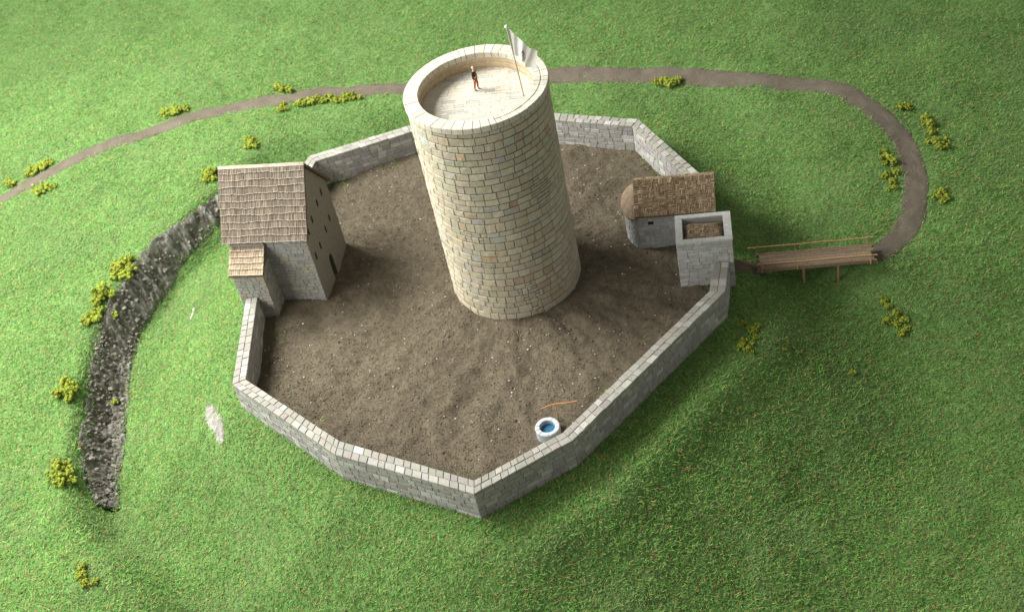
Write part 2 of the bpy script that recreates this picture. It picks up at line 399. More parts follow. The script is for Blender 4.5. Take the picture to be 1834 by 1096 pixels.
V[:, 0] = np.stack([bx + sxv, by + syv, zz], -1); V[:, 1] = np.stack([bx - sxv, by - syv, zz], -1)
V[:, 2] = np.stack([bx + dirx * Ln, by + diry * Ln, zz + dirz * Ln], -1)
pal = np.array([(.108, .245, .046), (.140, .33, .064), (.25, .355, .095), (.30, .21, .09), (.062, .132, .030)])
ch = rg.choice(5, n, p=[.31, .26, .14, .13, .16])
C = pal[ch] * rg.uniform(.62, 1.28, (n, 1)) * (.82 + .36 * fbm(bx * .9, by * .9, 55, 3))[:, None]
dry = np.clip((fbm(bx * 1.4, by * 1.4, 57, 3) - .60) * 4, 0, .25)[:, None]
C = C * (1 - dry) + np.array([.17, .22, .10]) * dry
grass = np_mesh('grass', V.reshape(-1, 3), np.arange(n * 3).reshape(-1, 3), np.repeat(C, 3, 0), M_grass, smooth_=False)
tag(grass, kind='stuff', label='short green flock grass covering the slopes ditch and outer banks', cat='grass')

# ------------------------------------------------------------------ tower
CREAM = (.45, .41, .305); TAN = (.39, .31, .19); OLIVE = (.30, .31, .24); ORANGE = (.42, .22, .09); BLUEG = (.33, .36, .34)
TH = 3.494
tower = tag(empty('castle_tower'), 'tall round tower of cream sandstone blocks standing in the middle of the yard', 'tower')
core = MB(); NS = 96
r0 = .968
for k in range(NS):
    a, b = 2 * math.pi * k / NS, 2 * math.pi * (k + 1) / NS
    p = lambda r_, a_, z_: (r_ * math.cos(a_), r_ * math.sin(a_), z_)
    core.face([p(r0, a, -.3), p(r0, b, -.3), p(r0, b, TH - .03), p(r0, a, TH - .03)], (.105, .10, .085))
rr_ = random.Random(11)
NR = 31
zb = [-.12 + (TH - .07 + .12) * k / NR for k in range(NR + 1)]
zb = [zb[0]] + [z_ + rr_.uniform(-.016, .016) for z_ in zb[1:-1]] + [zb[-1]]
wav = [(rr_.uniform(0, 6.28), rr_.uniform(0, 6.28), rr_.uniform(.003, .010)) for _ in zb]; wav[-1] = (0, 0, 0)
def wave(i, th): a, b, c = wav[i]; return zb[i] + c * math.sin(2 * th + a) + c * .7 * math.sin(5 * th + b)
def tcol(th, z, r):
    v = float(vn(np.array(th * 2.3 + 30), np.array(z * 2.2), 101)); q = r.random()
    q2 = float(fbm(np.array(th * 1.2 + 9), np.array(z * .9), 107, 2))
    if q < .035 and v > .5: c = ORANGE
    elif q < .10 + .25 * max(0, v - .5): c = TAN
    elif q < .22 + .35 * max(0, .5 - v): c = BLUEG
    elif q < .30: c = OLIVE
    else: c = CREAM
    c = lerp(c, CREAM, r.uniform(.4, .85)); c = lerp(c, TAN, max(0, q2 - .45) * .9)
    return jc(c, .11, r)
for i in range(NR):
    th = rr_.uniform(0, .2); end = th + 2 * math.pi; zm = (zb[i] + zb[i + 1]) / 2
    fancy = float(vn(np.array(i * .37), np.array(3.1), 105))
    while th < end - 1e-6:
        l = rr_.uniform(.12, .235)
        if end - th - l < .09: l = end - th
        def fn(u, v, n_, i=i):
            lo, hi_ = wave(i, u), wave(i + 1, u); z_ = lo + (hi_ - lo) * v
            rad = r0 + n_; return (rad * math.cos(u), rad * math.sin(u), z_)
        small = float(vn(np.array(th * 1.7 + 4), np.array(zm * 1.9), 111)) > .80
        hgt = zb[i + 1] - zb[i]
        def st(u0, u1, v0, v1):
            # gap and bevel are given in arc length; v is 0..1 over the course
            r_ = rr_
            def f2(u, vv, n_): return fn(u, vv / hgt, n_)
            stone(core_st, f2, u0, u1, v0 * hgt, v1 * hgt, r_.uniform(.015, .021), tcol((u0 + u1) / 2, zm, r_), r_, gap=.0040, gv=.0085, bev=.0045, nu=2, jit=.003, j2=.0016)
        if 'core_st' not in globals(): core_st = MB()
        if small:
            m_ = th + l * rr_.uniform(.35, .65); s_ = rr_.uniform(.4, .6)
            if rr_.random() < .5: st(th, m_, 0, s_); st(m_, th + l, 0, 1); st(th, m_, s_, 1)
            else: st(th, th + l, 0, s_); st(th, m_, s_, 1); st(m_, th + l, s_, 1)
        else: st(th, th + l, 0, 1)
        th += l
core.mesh(core_st.v, core_st.f, core_st.c)
core.build('stone_wall', M_tower, tower)
# coping ring
cp = MB(); th = 0; RIM = (.52, .49, .40)
for k in range(NS):
    a, b = 2 * math.pi * k / NS, 2 * math.pi * (k + 1) / NS
    p = lambda r_, a_, z_: (r_ * math.cos(a_), r_ * math.sin(a_), z_)
    cp.face([p(.81, a, TH - .018), p(.99, a, TH - .018), p(.99, b, TH - .018), p(.81, b, TH - .018)], (.24, .22, .17))
    cp.face([p(.99, a, TH - .018), p(.99, a, TH - .10), p(.99, b, TH - .10), p(.99, b, TH - .018)], (.22, .2, .15))
while th < 2 * math.pi - .01:
    l = rr_.uniform(.085, .17)
    if 2 * math.pi - th - l < .08: l = 2 * math.pi - th
    spl = math.cos(th + .65) > .62 and rr_.random() < .85
    def seg(ra, rb, a, b, split=1):
        g = .0045
        A = [a + g, (a + b) / 2, b - g]; c = jc(RIM, .09, rr_); zt = TH + rr_.uniform(-.003, .003); zl = TH - .085
        P_ = lambda r_, a_, z_: (r_ * math.cos(a_), r_ * math.sin(a_), z_)
        for q in range(2):
            a0, a1 = A[q], A[q + 1]
            cp.face([P_(ra + .006, a0, zt), P_(rb - .006, a0, zt), P_(rb - .006, a1, zt), P_(ra + .006, a1, zt)], c)
            cp.face([P_(rb - .006, a0, zt), P_(rb, a0, zt - .008), P_(rb, a1, zt - .008), P_(rb - .006, a1, zt)], c)
            cp.face([P_(rb, a0, zt - .008), P_(rb, a0, zl), P_(rb, a1, zl), P_(rb, a1, zt - .008)], c)
            cp.face([P_(ra, a0, zt - .008), P_(ra + .006, a0, zt), P_(ra + .006, a1, zt), P_(ra, a1, zt - .008)], c)
            cp.face([P_(ra, a0, zl), P_(ra, a0, zt - .008), P_(ra, a1, zt - .008), P_(ra, a1, zl)], c)
        for a_ in (A[0], A[2]):
            cp.face([P_(ra, a_, zl), P_(rb, a_, zl), P_(rb, a_, zt - .008), P_(rb - .006, a_, zt), P_(ra + .006, a_, zt), P_(ra, a_, zt - .008)], c)
    if spl: seg(.80, .895, th, th + l); seg(.903, 1.004, th, th + l)
    else: seg(.80, 1.004, th, th + l)
    th += l
cp.build('coping_ring', M_tower, tower)
# inner parapet face and deck
ip = MB(); FZ = 3.235
for k in range(NS):
    a, b = 2 * math.pi * k / NS, 2 * math.pi * (k + 1) / NS
    for q in range(5):
        z0 = FZ - .02 + (TH - .05 - FZ) * q / 5; z1 = FZ - .02 + (TH - .05 - FZ) * (q + 1) / 5
        c = jc((.46, .37, .24), .05, rr_); ra = .806 + (q % 2) * .004
        ip.face([(ra * math.cos(b), ra * math.sin(b), z0), (ra * math.cos(a), ra * math.sin(a), z0), (ra * math.cos(a), ra * math.sin(a), z1), (ra * math.cos(b), ra * math.sin(b), z1)], c)
ip.build('parapet_lining', M_tower, tower)
dk_ = MB(); y_ = -.86
dk_.mesh([(.86 * math.cos(2 * math.pi * k / 64), .86 * math.sin(2 * math.pi * k / 64), FZ - .006) for k in range(64)], [tuple(range(64))], (.40, .37, .33))
ca_, sa_ = math.cos(R(-12)), math.sin(R(-12))
while y_ < .84:
    h_ = rr_.uniform(.045, .075); x_ = -math.sqrt(max(0, .83 ** 2 - (y_ + h_ / 2) ** 2)); xe = -x_
    x_ += 0
    while x_ < xe - .02:
        l = min(rr_.uniform(.12, .4), xe - x_); g = .0022
        c = jc((.54, .50, .41) if rr_.random() < .86 else (.42, .41, .37), .06, rr_); z_ = FZ + rr_.uniform(-.0015, .0015)
        q = [(x_ + g, y_ + g), (x_ + l - g, y_ + g), (x_ + l - g, y_ + h_ - g), (x_ + g, y_ + h_ - g)]
        q = [(a * ca_ - b * sa_, a * sa_ + b * ca_) for a, b in q]
        dk_.hexa([(a, b, FZ - .01) for a, b in q], [(a, b, z_) for a, b in q], c)
        x_ += l
    y_ += h_
dk_.build('deck', M_tower, tower)

# ------------------------------------------------------------------ curtain walls
GREYW = (.35, .348, .315); LIGHTW = (.49, .482, .44); PURP = (.31, .295, .28)
def wcol(r):
    q = r.random()
    c = lerp(GREYW, PURP, r.random()) if q < .78 else lerp(GREYW, LIGHTW, r.uniform(.3, 1))
    return jc(c, .10, r)
def wall_run(root, O, I, top=.40, rough_last=False, seed=1):
    r = random.Random(seed)
    for s in range(len(O) - 1):
        if isinstance(top, (list, tuple)): ta, tb = top[s], top[s + 1]
        else: ta = tb = top
        O0, O1, I0, I1 = [Vector((p[0], p[1], 0)) for p in (O[s], O[s + 1], I[s], I[s + 1])]
        Lo = (O1 - O0).length; Li = (I1 - I0).length
        mb = MB()
        # core
        def PP(a, b, z_):
            o = O0.lerp(O1, a); i_ = I0.lerp(I1, a); q = o.lerp(i_, b); return (q.x, q.y, z_)
        e = .07
        mb.hexa([PP(0, e, -.75), PP(1, e, -.75), PP(1, 1 - e, -.75), PP(0, 1 - e, -.75)], [PP(0, e, ta - .012), PP(1, e, tb - .012), PP(1, 1 - e, tb - .012), PP(0, 1 - e, ta - .012)], (.135, .13, .11))
        zt = ta - .05
        for side in (0, 1):
            A, B = (O0, O1) if side == 0 else (I0, I1); L = (B - A).length; d = (B - A) / L
            nn = Vector((d.y, -d.x, 0))
            if nn.dot((O0 - I0)) < 0: nn = -nn
            if side == 1: nn = -nn
            base = -.75 if side == 0 else -.20
            z1 = zt; rown = 0
            while z1 > base:
                h = r.uniform(.070, .088); z0 = z1 - h; u = -r.uniform(0, .1) if s else 0
                u = 0
                first = True
                while u < L - .01:
                    l = r.uniform(.09, .20) * (.55 if first and rown % 2 else 1); first = False
                    if L - u - l < .06: l = L - u
                    def fn(uu, vv, nv): q = A + d * uu + nn * (nv - .014); return (q.x, q.y, vv)
                    stone(mb, fn, u, u + l, z0, z1, r.uniform(.011, .017), wcol(r), r, gap=.003, bev=.005, jit=.0025, j2=.002)
                    u += l
                z1 = z0; rown += 1
        mb.build('wall_section', M_wall, root)
        # coping: two rows of slabs along the top
        cb = MB()
        for row in (0, 1):
            u = 0
            while u < 1 - 1e-4:
                l = r.uniform(.10, .17) / Lo
                if 1 - u - l < .07 / Lo: l = 1 - u
                g = .0035 / Lo; t0, t1 = (0, .49) if row == 0 else (.51, 1)
                if rough_last and s == len(O) - 2: g = 0
                big = (s > 0 and u == 0) or False
                c = jc(lerp((.285, .275, .238), LIGHTW, r.random() ** 3 * .45), .09, r)
                if r.random() < .04: c = jc((.42, .415, .38), .05, r)
                za = ta + (tb - ta) * u + r.uniform(-.004, .004)
                bb = [PP(u + g, t0, za - .052), PP(u + l - g, t0, za - .052), PP(u + l - g, t1, za - .052), PP(u + g, t1, za - .052)]
                md = [(x, y, z + .045 + r.uniform(-.002, .002)) for x, y, z in bb]
                f_ = .035; g2 = g + .006 / Lo
                tp = [PP(u + g2, t0 + f_, za), PP(u + l - g2, t0 + f_, za), PP(u + l - g2, t1 - f_, za), PP(u + g2, t1 - f_, za)]
                tp = [(x, y, z + r.uniform(-.003, .003)) for x, y, z in tp]
                vs = bb + md + tp
                cb.mesh(vs, [(0, 1, 5, 4), (1, 2, 6, 5), (2, 3, 7, 6), (3, 0, 4, 7), (4, 5, 9, 8), (5, 6, 10, 9), (6, 7, 11, 10), (7, 4, 8, 11), (8, 9, 10, 11)], c)
                u += l
        cb.build('coping', M_wall, root)
fwall = tag(empty('curtain_wall', (0, 0, 0)), 'low grey stone curtain wall angling round the front of the yard from the steep-roofed house to the gatehouse', 'wall')
wall_run(fwall, [(-4.14, .42), (-4.35, -1.4), (-2.93, -3.19), (-1.18, -4.4), (.2, -3.89), (2.81, -1.8), (3.02, -1.22)],
         [(-3.96, .40), (-4.15, -1.36), (-2.86, -2.96), (-1.15, -4.18), (.11, -3.71), (2.60, -1.72), (2.82, -1.15)], seed=3, rough_last=True)
bwall = tag(empty('curtain_wall', (0, 0, 0)), 'low grey stone curtain wall closing the back of the yard behind the round tower', 'wall')
wall_run(bwall, [(-3.78, 2.24), (-3.02, 3.80), (-1.26, 4.03), (.06, 3.98), (1.25, 3.42), (2.56, 2.70), (3.22, .72)],
         [(-3.60, 2.16), (-2.90, 3.61), (-1.22, 3.83), (.02, 3.78), (1.18, 3.24), (2.42, 2.55), (3.01, .70)], seed=9)

# ------------------------------------------------------------------ stone house
def face_panel(mb, P0, P1, z0, z1, nn, r, colf, ch=(.07, .10), ln=(.09, .2), dep=(.008, .016), gap=.004, top=None, jit=.004):
    P0 = Vector(P0); P1 = Vector(P1); L = (P1 - P0).length; d = (P1 - P0) / L; nn = Vector(nn).normalized()
    z = z1
    while z > z0:
        h = r.uniform(*ch); u = 0
        while u < L - .01:
            l = r.uniform(*ln)
            if L - u - l < .05: l = L - u
            def fn(uu, vv, nv): q = P0 + d * uu + nn * nv; return (q.x, q.y, vv)
            stone(mb, fn, u, u + l, z - h, z, r.uniform(*dep), colf(r), r, gap=gap, bev=.006, jit=jit)
            u += l
        z -= h
def shingle_roof(mb, A, B, C_, D_, rows, r, cols, wd=(.018, .036), lift=.014, thick=.018, over=.25):
    """A-B eave line (left to right), D-C ridge line above; overlapping rows of narrow shingles"""
    A, B, C_, D_ = [Vector(p) for p in (A, B, C_, D_)]
    nn = (B - A).cross(D_ - A).normalized()
    L = (B - A).length
    for k in range(rows):
        t0 = k / rows; t1 = (k + 1) / rows + over / rows if k < rows - 1 else 1
        u = 0; ph = r.uniform(0, 6)
        while u < 1 - 1e-4:
            l = r.uniform(*wd) / L
            if 1 - u - l < wd[0] / L * .6: l = 1 - u
            def Q(a, t, h): return tuple((A.lerp(B, a).lerp(D_.lerp(C_, a), t)) + nn * h)
            w_ = .006 * math.sin(u * 9 + ph) + .003 * math.sin(u * 23 + ph * 2)
            tb = t0 + w_ + r.uniform(-.004, .004)
            if k == 0: tb = t0 + r.uniform(-.004, .004)
            h0 = lift + r.uniform(-.002, .005); g = r.uniform(.0008, .0035) / L
            c = jc(lerp(cols[0], cols[1], r.random()), .14, r)
            lt = jc(lerp(c, cols[2], .75), .12, r)
            tm = tb + .10 / rows
            vs = [Q(u + g, tb, h0 - thick), Q(u + l - g, tb, h0 - thick), Q(u + l - g, tb, h0), Q(u + g, tb, h0), Q(u + l - g, tm, h0 - .001), Q(u + g, tm, h0 - .001), Q(u + l - g, t1, -.002), Q(u + g, t1, -.002)]
            mb.mesh(vs, [(0, 1, 2, 3), (3, 2, 4, 5), (5, 4, 6, 7), (0, 3, 5, 7), (1, 6, 4, 2)], [lt, lt, c, c, c])
            u += l
HW, HD, HE, HR = 1.26, 1.33, 1.30, 2.09
house = tag(empty('stone_house', (-2.97, .47, 0), R(-16.5)), 'tall grey stone house with steep brown shingle roof left of the round tower', 'house')
SG = (.34, .335, .30)
def hcol(r):
    c = lerp(SG, (.27, .27, .25), r.random()); 
    if r.random() < .10: c = lerp(c, (.40, .32, .19), .5)
    return jc(c, .10, r)
hr = random.Random(21)
# body with openings cut in the right-hand gable
PLC = (.22, .207, .168)
body = MB()
pts = [(0, 0, -.3), (0, HD, -.3), (0, HD, HE), (0, HD / 2, HR), (0, 0, HE)]
pl = [(-HW, y, z) for _, y, z in pts]
body.mesh(pts + pl, [(0, 1, 2, 3, 4), (9, 8, 7, 6, 5), (1, 0, 5, 6), (0, 4, 9, 5), (2, 1, 6, 7), (4, 3, 8, 9), (3, 2, 7, 8)], PLC)
wins = [(.17, 1.22), (.42, 1.255), (.78, 1.28), (1.04, 1.285), (.14, .76), (.40, .745), (.77, .755), (1.03, .77)]
cut = MB()
for v, z in wins:
    cut.mesh([(-.045, v - .028, z - .07), (-.045, v + .028, z - .07), (-.045, v + .031, z + .035), (-.045, v, z + .08), (-.045, v - .031, z + .035)] +
             [(.05, v - .028, z - .07), (.05, v + .028, z - .07), (.05, v + .031, z + .035), (.05, v, z + .08), (.05, v - .031, z + .035)],
             [(4, 3, 2, 1, 0), (5, 6, 7, 8, 9), (0, 1, 6, 5), (1, 2, 7, 6), (2, 3, 8, 7), (3, 4, 9, 8), (4, 0, 5, 9)], (.12, .105, .08))
arch = [(.53, -.2), (.68, -.2), (.68, .26)] + [(.605 + .075 * math.cos(a), .26 + .12 * math.sin(a)) for a in [R(36), R(72), R(108), R(144)]] + [(.53, .26)]
na = len(arch)
cut.mesh([(-.07, y, z) for y, z in arch] + [(.05, y, z) for y, z in arch], [tuple(range(na))[::-1], tuple(range(na, 2 * na))] + [(k, (k + 1) % na, na + (k + 1) % na, na + k) for k in range(na)], (.12, .105, .08))
def boolean(a, b):
    md = a.modifiers.new('b', 'BOOLEAN'); md.object = b; md.solver = 'EXACT'
    dg = bpy.context.evaluated_depsgraph_get(); dg.update()
    me = bpy.data.meshes.new_from_object(a.evaluated_get(dg)); a.modifiers.clear(); a.data = me
    me_b = b.data; bpy.data.objects.remove(b); bpy.data.meshes.remove(me_b)
ob = body.build('wall', M_plaster, None); oc = cut.build('cutter', M_plaster, None)
boolean(ob, oc); ob.name = 'wall'; ob.parent = house
fm = MB()
face_panel(fm, (-HW, 0, 0), (0, 0, 0), -.2, HE - .03, (0, -1, 0), hr, hcol, ch=(.055, .085), ln=(.06, .15), dep=(.004, .012), gap=.003, jit=.004)
fm.build('front_masonry', M_wall, house)
bm_ = MB()
face_panel(bm_, (0, HD, 0), (-HW, HD, 0), -.2, HE - .03, (0, 1, 0), hr, hcol, ch=(.055, .085), ln=(.06, .15), dep=(.004, .012), gap=.003)
face_panel(bm_, (-HW, HD, 0), (-HW, 0, 0), -.3, HE - .03, (-1, 0, 0), hr, hcol, ch=(.055, .085), ln=(.06, .15), dep=(.004, .012), gap=.003)
bm_.build('rear_masonry', M_wall, house)
for v, z in wins:
    q = MB()
    q.mesh([(-.034, v - .027, z - .069), (-.034, v + .027, z - .069), (-.034, v + .030, z + .035), (-.034, v, z + .078), (-.034, v - .030, z + .035),
            (-.043, v - .027, z - .069), (-.043, v + .027, z - .069), (-.043, v + .030, z + .035), (-.043, v, z + .078), (-.043, v - .030, z + .035)],
           [(0, 1, 2, 3, 4), (9, 8, 7, 6, 5), (0, 5, 6, 1), (1, 6, 7, 2), (2, 7, 8, 3), (3, 8, 9, 4), (4, 9, 5, 0)], (.018, .014, .008))
    q.build('window', M_dark, house)
q = MB()
for k in range(5):
    y0 = .533 + k * .029; zt_ = .36 if 0 < k < 4 else .29
    q.box(-.066, -.058, y0, y0 + .0265, -.2, zt_, jc((.03, .02, .012), .2, hr))
q.build('door', M_wood, house)
rf = MB(); OV = .055
sl = (HR - HE) / (HD / 2)
fy = -.075; fz = HE + fy * sl + .04
rz = HR + .045
RC = [(.125, .10, .075), (.225, .185, .14), (.44, .39, .31)]
# roof boards below the shingles, both slopes
for sgn in (0, 1):
    ye = fy if sgn == 0 else HD - fy
    a = [(-HW - OV, ye, fz), (OV, ye, fz), (OV, HD / 2, rz), (-HW - OV, HD / 2, rz)]
    if sgn: a = [a[1], a[0], a[3], a[2]]
    n_ = Vector(a[1]) - Vector(a[0]); n_ = n_.cross(Vector(a[3]) - Vector(a[0])).normalized() * -.035
    lo = [tuple(Vector(p) + n_) for p in a]
    lo[2] = (lo[2][0], HD / 2, rz - .05); lo[3] = (lo[3][0], HD / 2, rz - .05)
    rf.hexa(lo, a, (.12, .085, .055))
    shingle_roof(rf, a[0], a[1], a[2], a[3], 11, hr, RC, over=.3)
rf.build('roof', M_roof, house)
rc_ = MB(); x_ = -HW - OV
while x_ < OV - .01:
    l = min(hr.uniform(.08, .2), OV - x_); c = jc((.50, .44, .35), .12, hr); h_ = rz + .022 + hr.uniform(-.004, .004)
    rc_.mesh([(x_, HD / 2 - .028, rz - .02), (x_ + l, HD / 2 - .028, rz - .02), (x_ + l, HD / 2, h_), (x_, HD / 2, h_), (x_ + l, HD / 2 + .028, rz - .02), (x_, HD / 2 + .028, rz - .02)],
             [(0, 1, 2, 3), (3, 2, 4, 5), (0, 3, 5), (1, 4, 2)], c)
    x_ += l
rc_.build('ridge_capping', M_roof, house)
# lean-to against the left end of the front
lt = MB(); ax0, ax1, ay = -1.20, -.70, -.36
lt.mesh([(ax0, ay, -.5), (ax1, ay, -.5), (ax1, -.001, -.5), (ax0, -.001, -.5), (ax0, ay, .90), (ax1, ay, .90), (ax1, -.001, 1.13), (ax0, -.001, 1.13)],
        [(0, 1, 5, 4), (1, 2, 6, 5), (3, 0, 4, 7), (4, 5, 6, 7)], (.17, .165, .14))
face_panel(lt, (ax0, ay, 0), (ax1, ay, 0), -.4, .90, (0, -1, 0), hr, hcol, ch=(.05, .08), ln=(.06, .13), dep=(.004, .011), gap=.003)
face_panel(lt, (ax1, ay, 0), (ax1, -.01, 0), -.2, .90, (1, 0, 0), hr, hcol, ch=(.05, .08), ln=(.07, .14), dep=(.003, .008), gap=.003)
face_panel(lt, (ax0, -.01, 0), (ax0, ay, 0), -.4, .90, (-1, 0, 0), hr, hcol, ch=(.05, .08), ln=(.07, .14), dep=(.003, .008), gap=.003)
lto = lt.build('lean_to', M_wall, house)
lr = MB()
a = [(ax0 - .03, ay - .04, .885), (ax1 + .03, ay - .04, .885), (ax1 + .03, -.02, 1.16), (ax0 - .03, -.02, 1.16)]
lr.hexa([(x, y, z - .035) for x, y, z in a], a, (.14, .10, .065))
shingle_roof(lr, a[0], a[1], a[2], a[3], 5, hr, [(.24, .185, .125), (.36, .285, .20), (.58, .51, .39)], wd=(.025, .06), lift=.022, over=.3)
lr.box(ax0 - .02, ax1 + .02, -.05, -.012, 1.165, 1.20, (.28, .27, .25))
lr.build('lean_to_roof', M_roof, lto)

# ------------------------------------------------------------------ woven thatch
def weave(mb, A, B, C_, D_, nu, nv, r, cols, h=.010):
    A, B, C_, D_ = [Vector(p) for p in (A, B, C_, D_)]; nn = (B - A).cross(D_ - A).normalized()
    def Q(a, t, hh): return tuple(A.lerp(B, a).lerp(D_.lerp(C_, a), t) + nn * hh)
    ue = [0] + [(k + r.uniform(-.22, .22)) / nu for k in range(1, nu)] + [1]
    for i in range(nu):
        ve = [0] + [(k + r.uniform(-.25, .25)) / nv for k in range(1, nv)] + [1]
        for j in range(nv):
            hor = (i + j) % 2 == 0
            if r.random() < .25: hor = not hor
            ns = r.choice([3, 4, 4])
            for k in range(ns):
                if hor: u0, u1 = ue[i], ue[i + 1]; v0 = ve[j] + (ve[j + 1] - ve[j]) * (k + .08) / ns; v1 = ve[j] + (ve[j + 1] - ve[j]) * (k + .92) / ns
                else: v0, v1 = ve[j], ve[j + 1]; u0 = ue[i] + (ue[i + 1] - ue[i]) * (k + .08) / ns; u1 = ue[i] + (ue[i + 1] - ue[i]) * (k + .92) / ns
                hh = h + r.uniform(-.003, .004); q = r.random()
                c = jc(lerp(cols[0], cols[1], q), .15, r)
                if r.random() < .12: c = jc(cols[2], .1, r)
                j_ = lambda: r.uniform(-.004, .004)
                us = .3 * (u1 - u0) if not hor else .06 * (u1 - u0); vs_ = .3 * (v1 - v0) if hor else .06 * (v1 - v0)
                b = [Q(u0, v0, -.002), Q(u1, v0, -.002), Q(u1, v1, -.002), Q(u0, v1, -.002)]
                t_ = [Q(u0 + us, v0 + vs_, hh + j_()), Q(u1 - us, v0 + vs_, hh + j_()), Q(u1 - us, v1 - vs_, hh + j_()), Q(u0 + us, v1 - vs_, hh + j_())]
                mb.mesh(b + t_, [(4, 5, 6, 7), (0, 1, 5, 4), (1, 2, 6, 5), (2, 3, 7, 6), (3, 0, 4, 7)], c)
TC = [(.25, .18, .11), (.33, .25, .16), (.46, .37, .25)]

# ------------------------------------------------------------------ chapel
chap = tag(empty('chapel', (1.955, .075, 0), R(-13.6)), 'small grey stone building with woven brown thatch roof and rounded end, beside the square gatehouse', 'chapel')
cr_ = random.Random(33); CW, CD, CE, CR_ = 1.15, .90, .55, .87
cm = MB()
pts = [(0, 0, -.2), (0, CD, -.2), (0, CD, CE), (0, CD / 2, CR_ - .03), (0, 0, CE)]
pr = [(CW, y, z) for _, y, z in pts]; pr[0] = (CW, 0, -.6); pr[1] = (CW, CD, -.6)
cm.mesh(pts + pr, [(4, 3, 2, 1, 0), (5, 6, 7, 8, 9), (0, 5, 9, 4), (1, 2, 7, 6), (3, 4, 9, 8), (2, 3, 8, 7)], (.24, .24, .22))
oc = MB()
for wx_ in (.20, .62): oc.box(wx_ - .04, wx_ + .04, -.05, .06, .36, .465, (.10, .10, .09))
ob = cm.build('wall', M_plaster); oc = oc.build('cutter', M_plaster); boolean(ob, oc); ob.name = 'wall'; ob.parent = chap
def ccol(r): return jc(lerp((.35, .355, .345), (.45, .46, .45), r.random()), .08, r)
cf = MB()
for (xa, xb, za, zb_) in ((0, .16, -.2, CE), (.24, .58, -.2, CE), (.66, CW, -.2, CE), (.16, .24, -.2, .36), (.58, .66, -.2, .36), (.16, .24, .465, CE), (.58, .66, .465, CE)):
    face_panel(cf, (xa, 0, 0), (xb, 0, 0), za, zb_, (0, -1, 0), cr_, ccol, ch=(.06, .09), ln=(.08, .16), dep=(.002, .006), gap=.002, jit=.002)
face_panel(cf, (CW, 0, 0), (CW, CD, 0), -.5, CE, (1, 0, 0), cr_, ccol, dep=(.003, .008), gap=.003)
cf.build('front_masonry', M_wall, chap)
for wx_ in (.20, .62):
    q = MB(); q.box(wx_ - .038, wx_ + .038, .050, .056, .362, .463, (.015, .013, .010)); q.build('window', M_dark, chap)
# rounded end: half ellipse wall and half cone roof
ap = MB(); na = 18; cy_ = CD * .46; ex, ey = .21, .40
ang_ = [R(90 + 180 * k / na) for k in range(na + 1)]
for k in range(na):
    p0 = (ex * math.cos(ang_[k]), cy_ + ey * math.sin(ang_[k])); p1 = (ex * math.cos(ang_[k + 1]), cy_ + ey * math.sin(ang_[k + 1]))
    ap.face([(p0[0], p0[1], -.2), (p0[0], p0[1], .50), (p1[0], p1[1], .50), (p1[0], p1[1], -.2)], (.22, .22, .2))
    nn = ((p0[0] + p1[0]) / 2 / ex ** 2, ((p0[1] + p1[1]) / 2 - cy_) / ey ** 2, 0)
    face_panel(ap, (p0[0], p0[1], 0), (p1[0], p1[1], 0), -.15, .50, nn, cr_, ccol, ch=(.06, .085), ln=(.07, .1), dep=(.003, .008), gap=.002)
apo = ap.build('apse', M_wall, chap)
ar = MB(); ex2, ey2 = .255, .45; apex = Vector((-.004, cy_, .74))
for k in range(na):
    b0 = Vector((ex2 * math.cos(ang_[k]), cy_ + ey2 * math.sin(ang_[k]), .505)); b1 = Vector((ex2 * math.cos(ang_[k + 1]), cy_ + ey2 * math.sin(ang_[k + 1]), .505))
    ar.face([b0, b1, b1 - Vector((0, 0, .02)), b0 - Vector((0, 0, .02))], (.26, .17, .10)); ar.face([b1 - Vector((0, 0, .02)), Vector((0, cy_, .485)), b0 - Vector((0, 0, .02))], (.2, .13, .08))
    rows = 5
    for j in range(rows):
        t0, t1 = j / rows, (j + 1) / rows
        def S_(b, t): q = b.lerp(apex, t); return q + Vector((0, 0, .03 * math.sin(math.pi * t)))
        for h2 in range(2):
            m0, m1 = b0.lerp(b1, h2 / 2 + .03), b0.lerp(b1, h2 / 2 + .47)
            c = jc(lerp((.22, .16, .105), (.32, .245, .165), cr_.random()), .1, cr_)
            up = Vector((0, 0, .008))
            ar.face([S_(m0, t0) + up, S_(m0, t1) + up * .4, S_(m1, t1) + up * .4, S_(m1, t0) + up][::-1], c)
            ar.face([S_(m0, t0) + up, S_(m1, t0) + up, S_(m1, t0) - up * .6, S_(m0, t0) - up * .6][::-1], c)
        ar.face([S_(b0, t0), S_(b0, t1), S_(b1, t1), S_(b1, t0)][::-1], (.13, .085, .05))
ar.build('apse_roof', M_roof, apo)
cfr = MB(); O2 = .035
for sgn in (0, 1):
    a = [(-.03, -O2, CE + .005), (CW + .04, -O2, CE + .005), (CW + .04, CD / 2, CR_ + .01), (-.03, CD / 2, CR_ + .01)]
    if sgn: a = [(CW + .04, CD + O2, CE - .01), (-.03, CD + O2, CE - .01), (-.03, CD / 2, CR_ + .01), (CW + .04, CD / 2, CR_ + .01)]
    lo = [(x, y, z - .03) for x, y, z in a]
    cfr.hexa(lo, a, (.16, .115, .07))
    weave(cfr, a[0], a[1], a[2], a[3], 19, 8, cr_, TC, .006)
cfr.build('roof', M_roof, chap)

# ------------------------------------------------------------------ gatehouse
gate = tag(empty('gatehouse', (2.315, -1.045, 0), R(-12.0)), 'square pale stone gate tower with sunken thatch roof by the footbridge', 'gatehouse')
gr = random.Random(44); GW, GD, GH = .80, .615, .82
gm = MB()
def gcol(r): return jc(lerp((.35, .355, .335), (.47, .475, .455), r.random()), .08, r)
wt = .085; WT_R = .10
gm.box(.012, GW - .012, .012, GD - .012, -.6, .60, (.27, .27, .25))
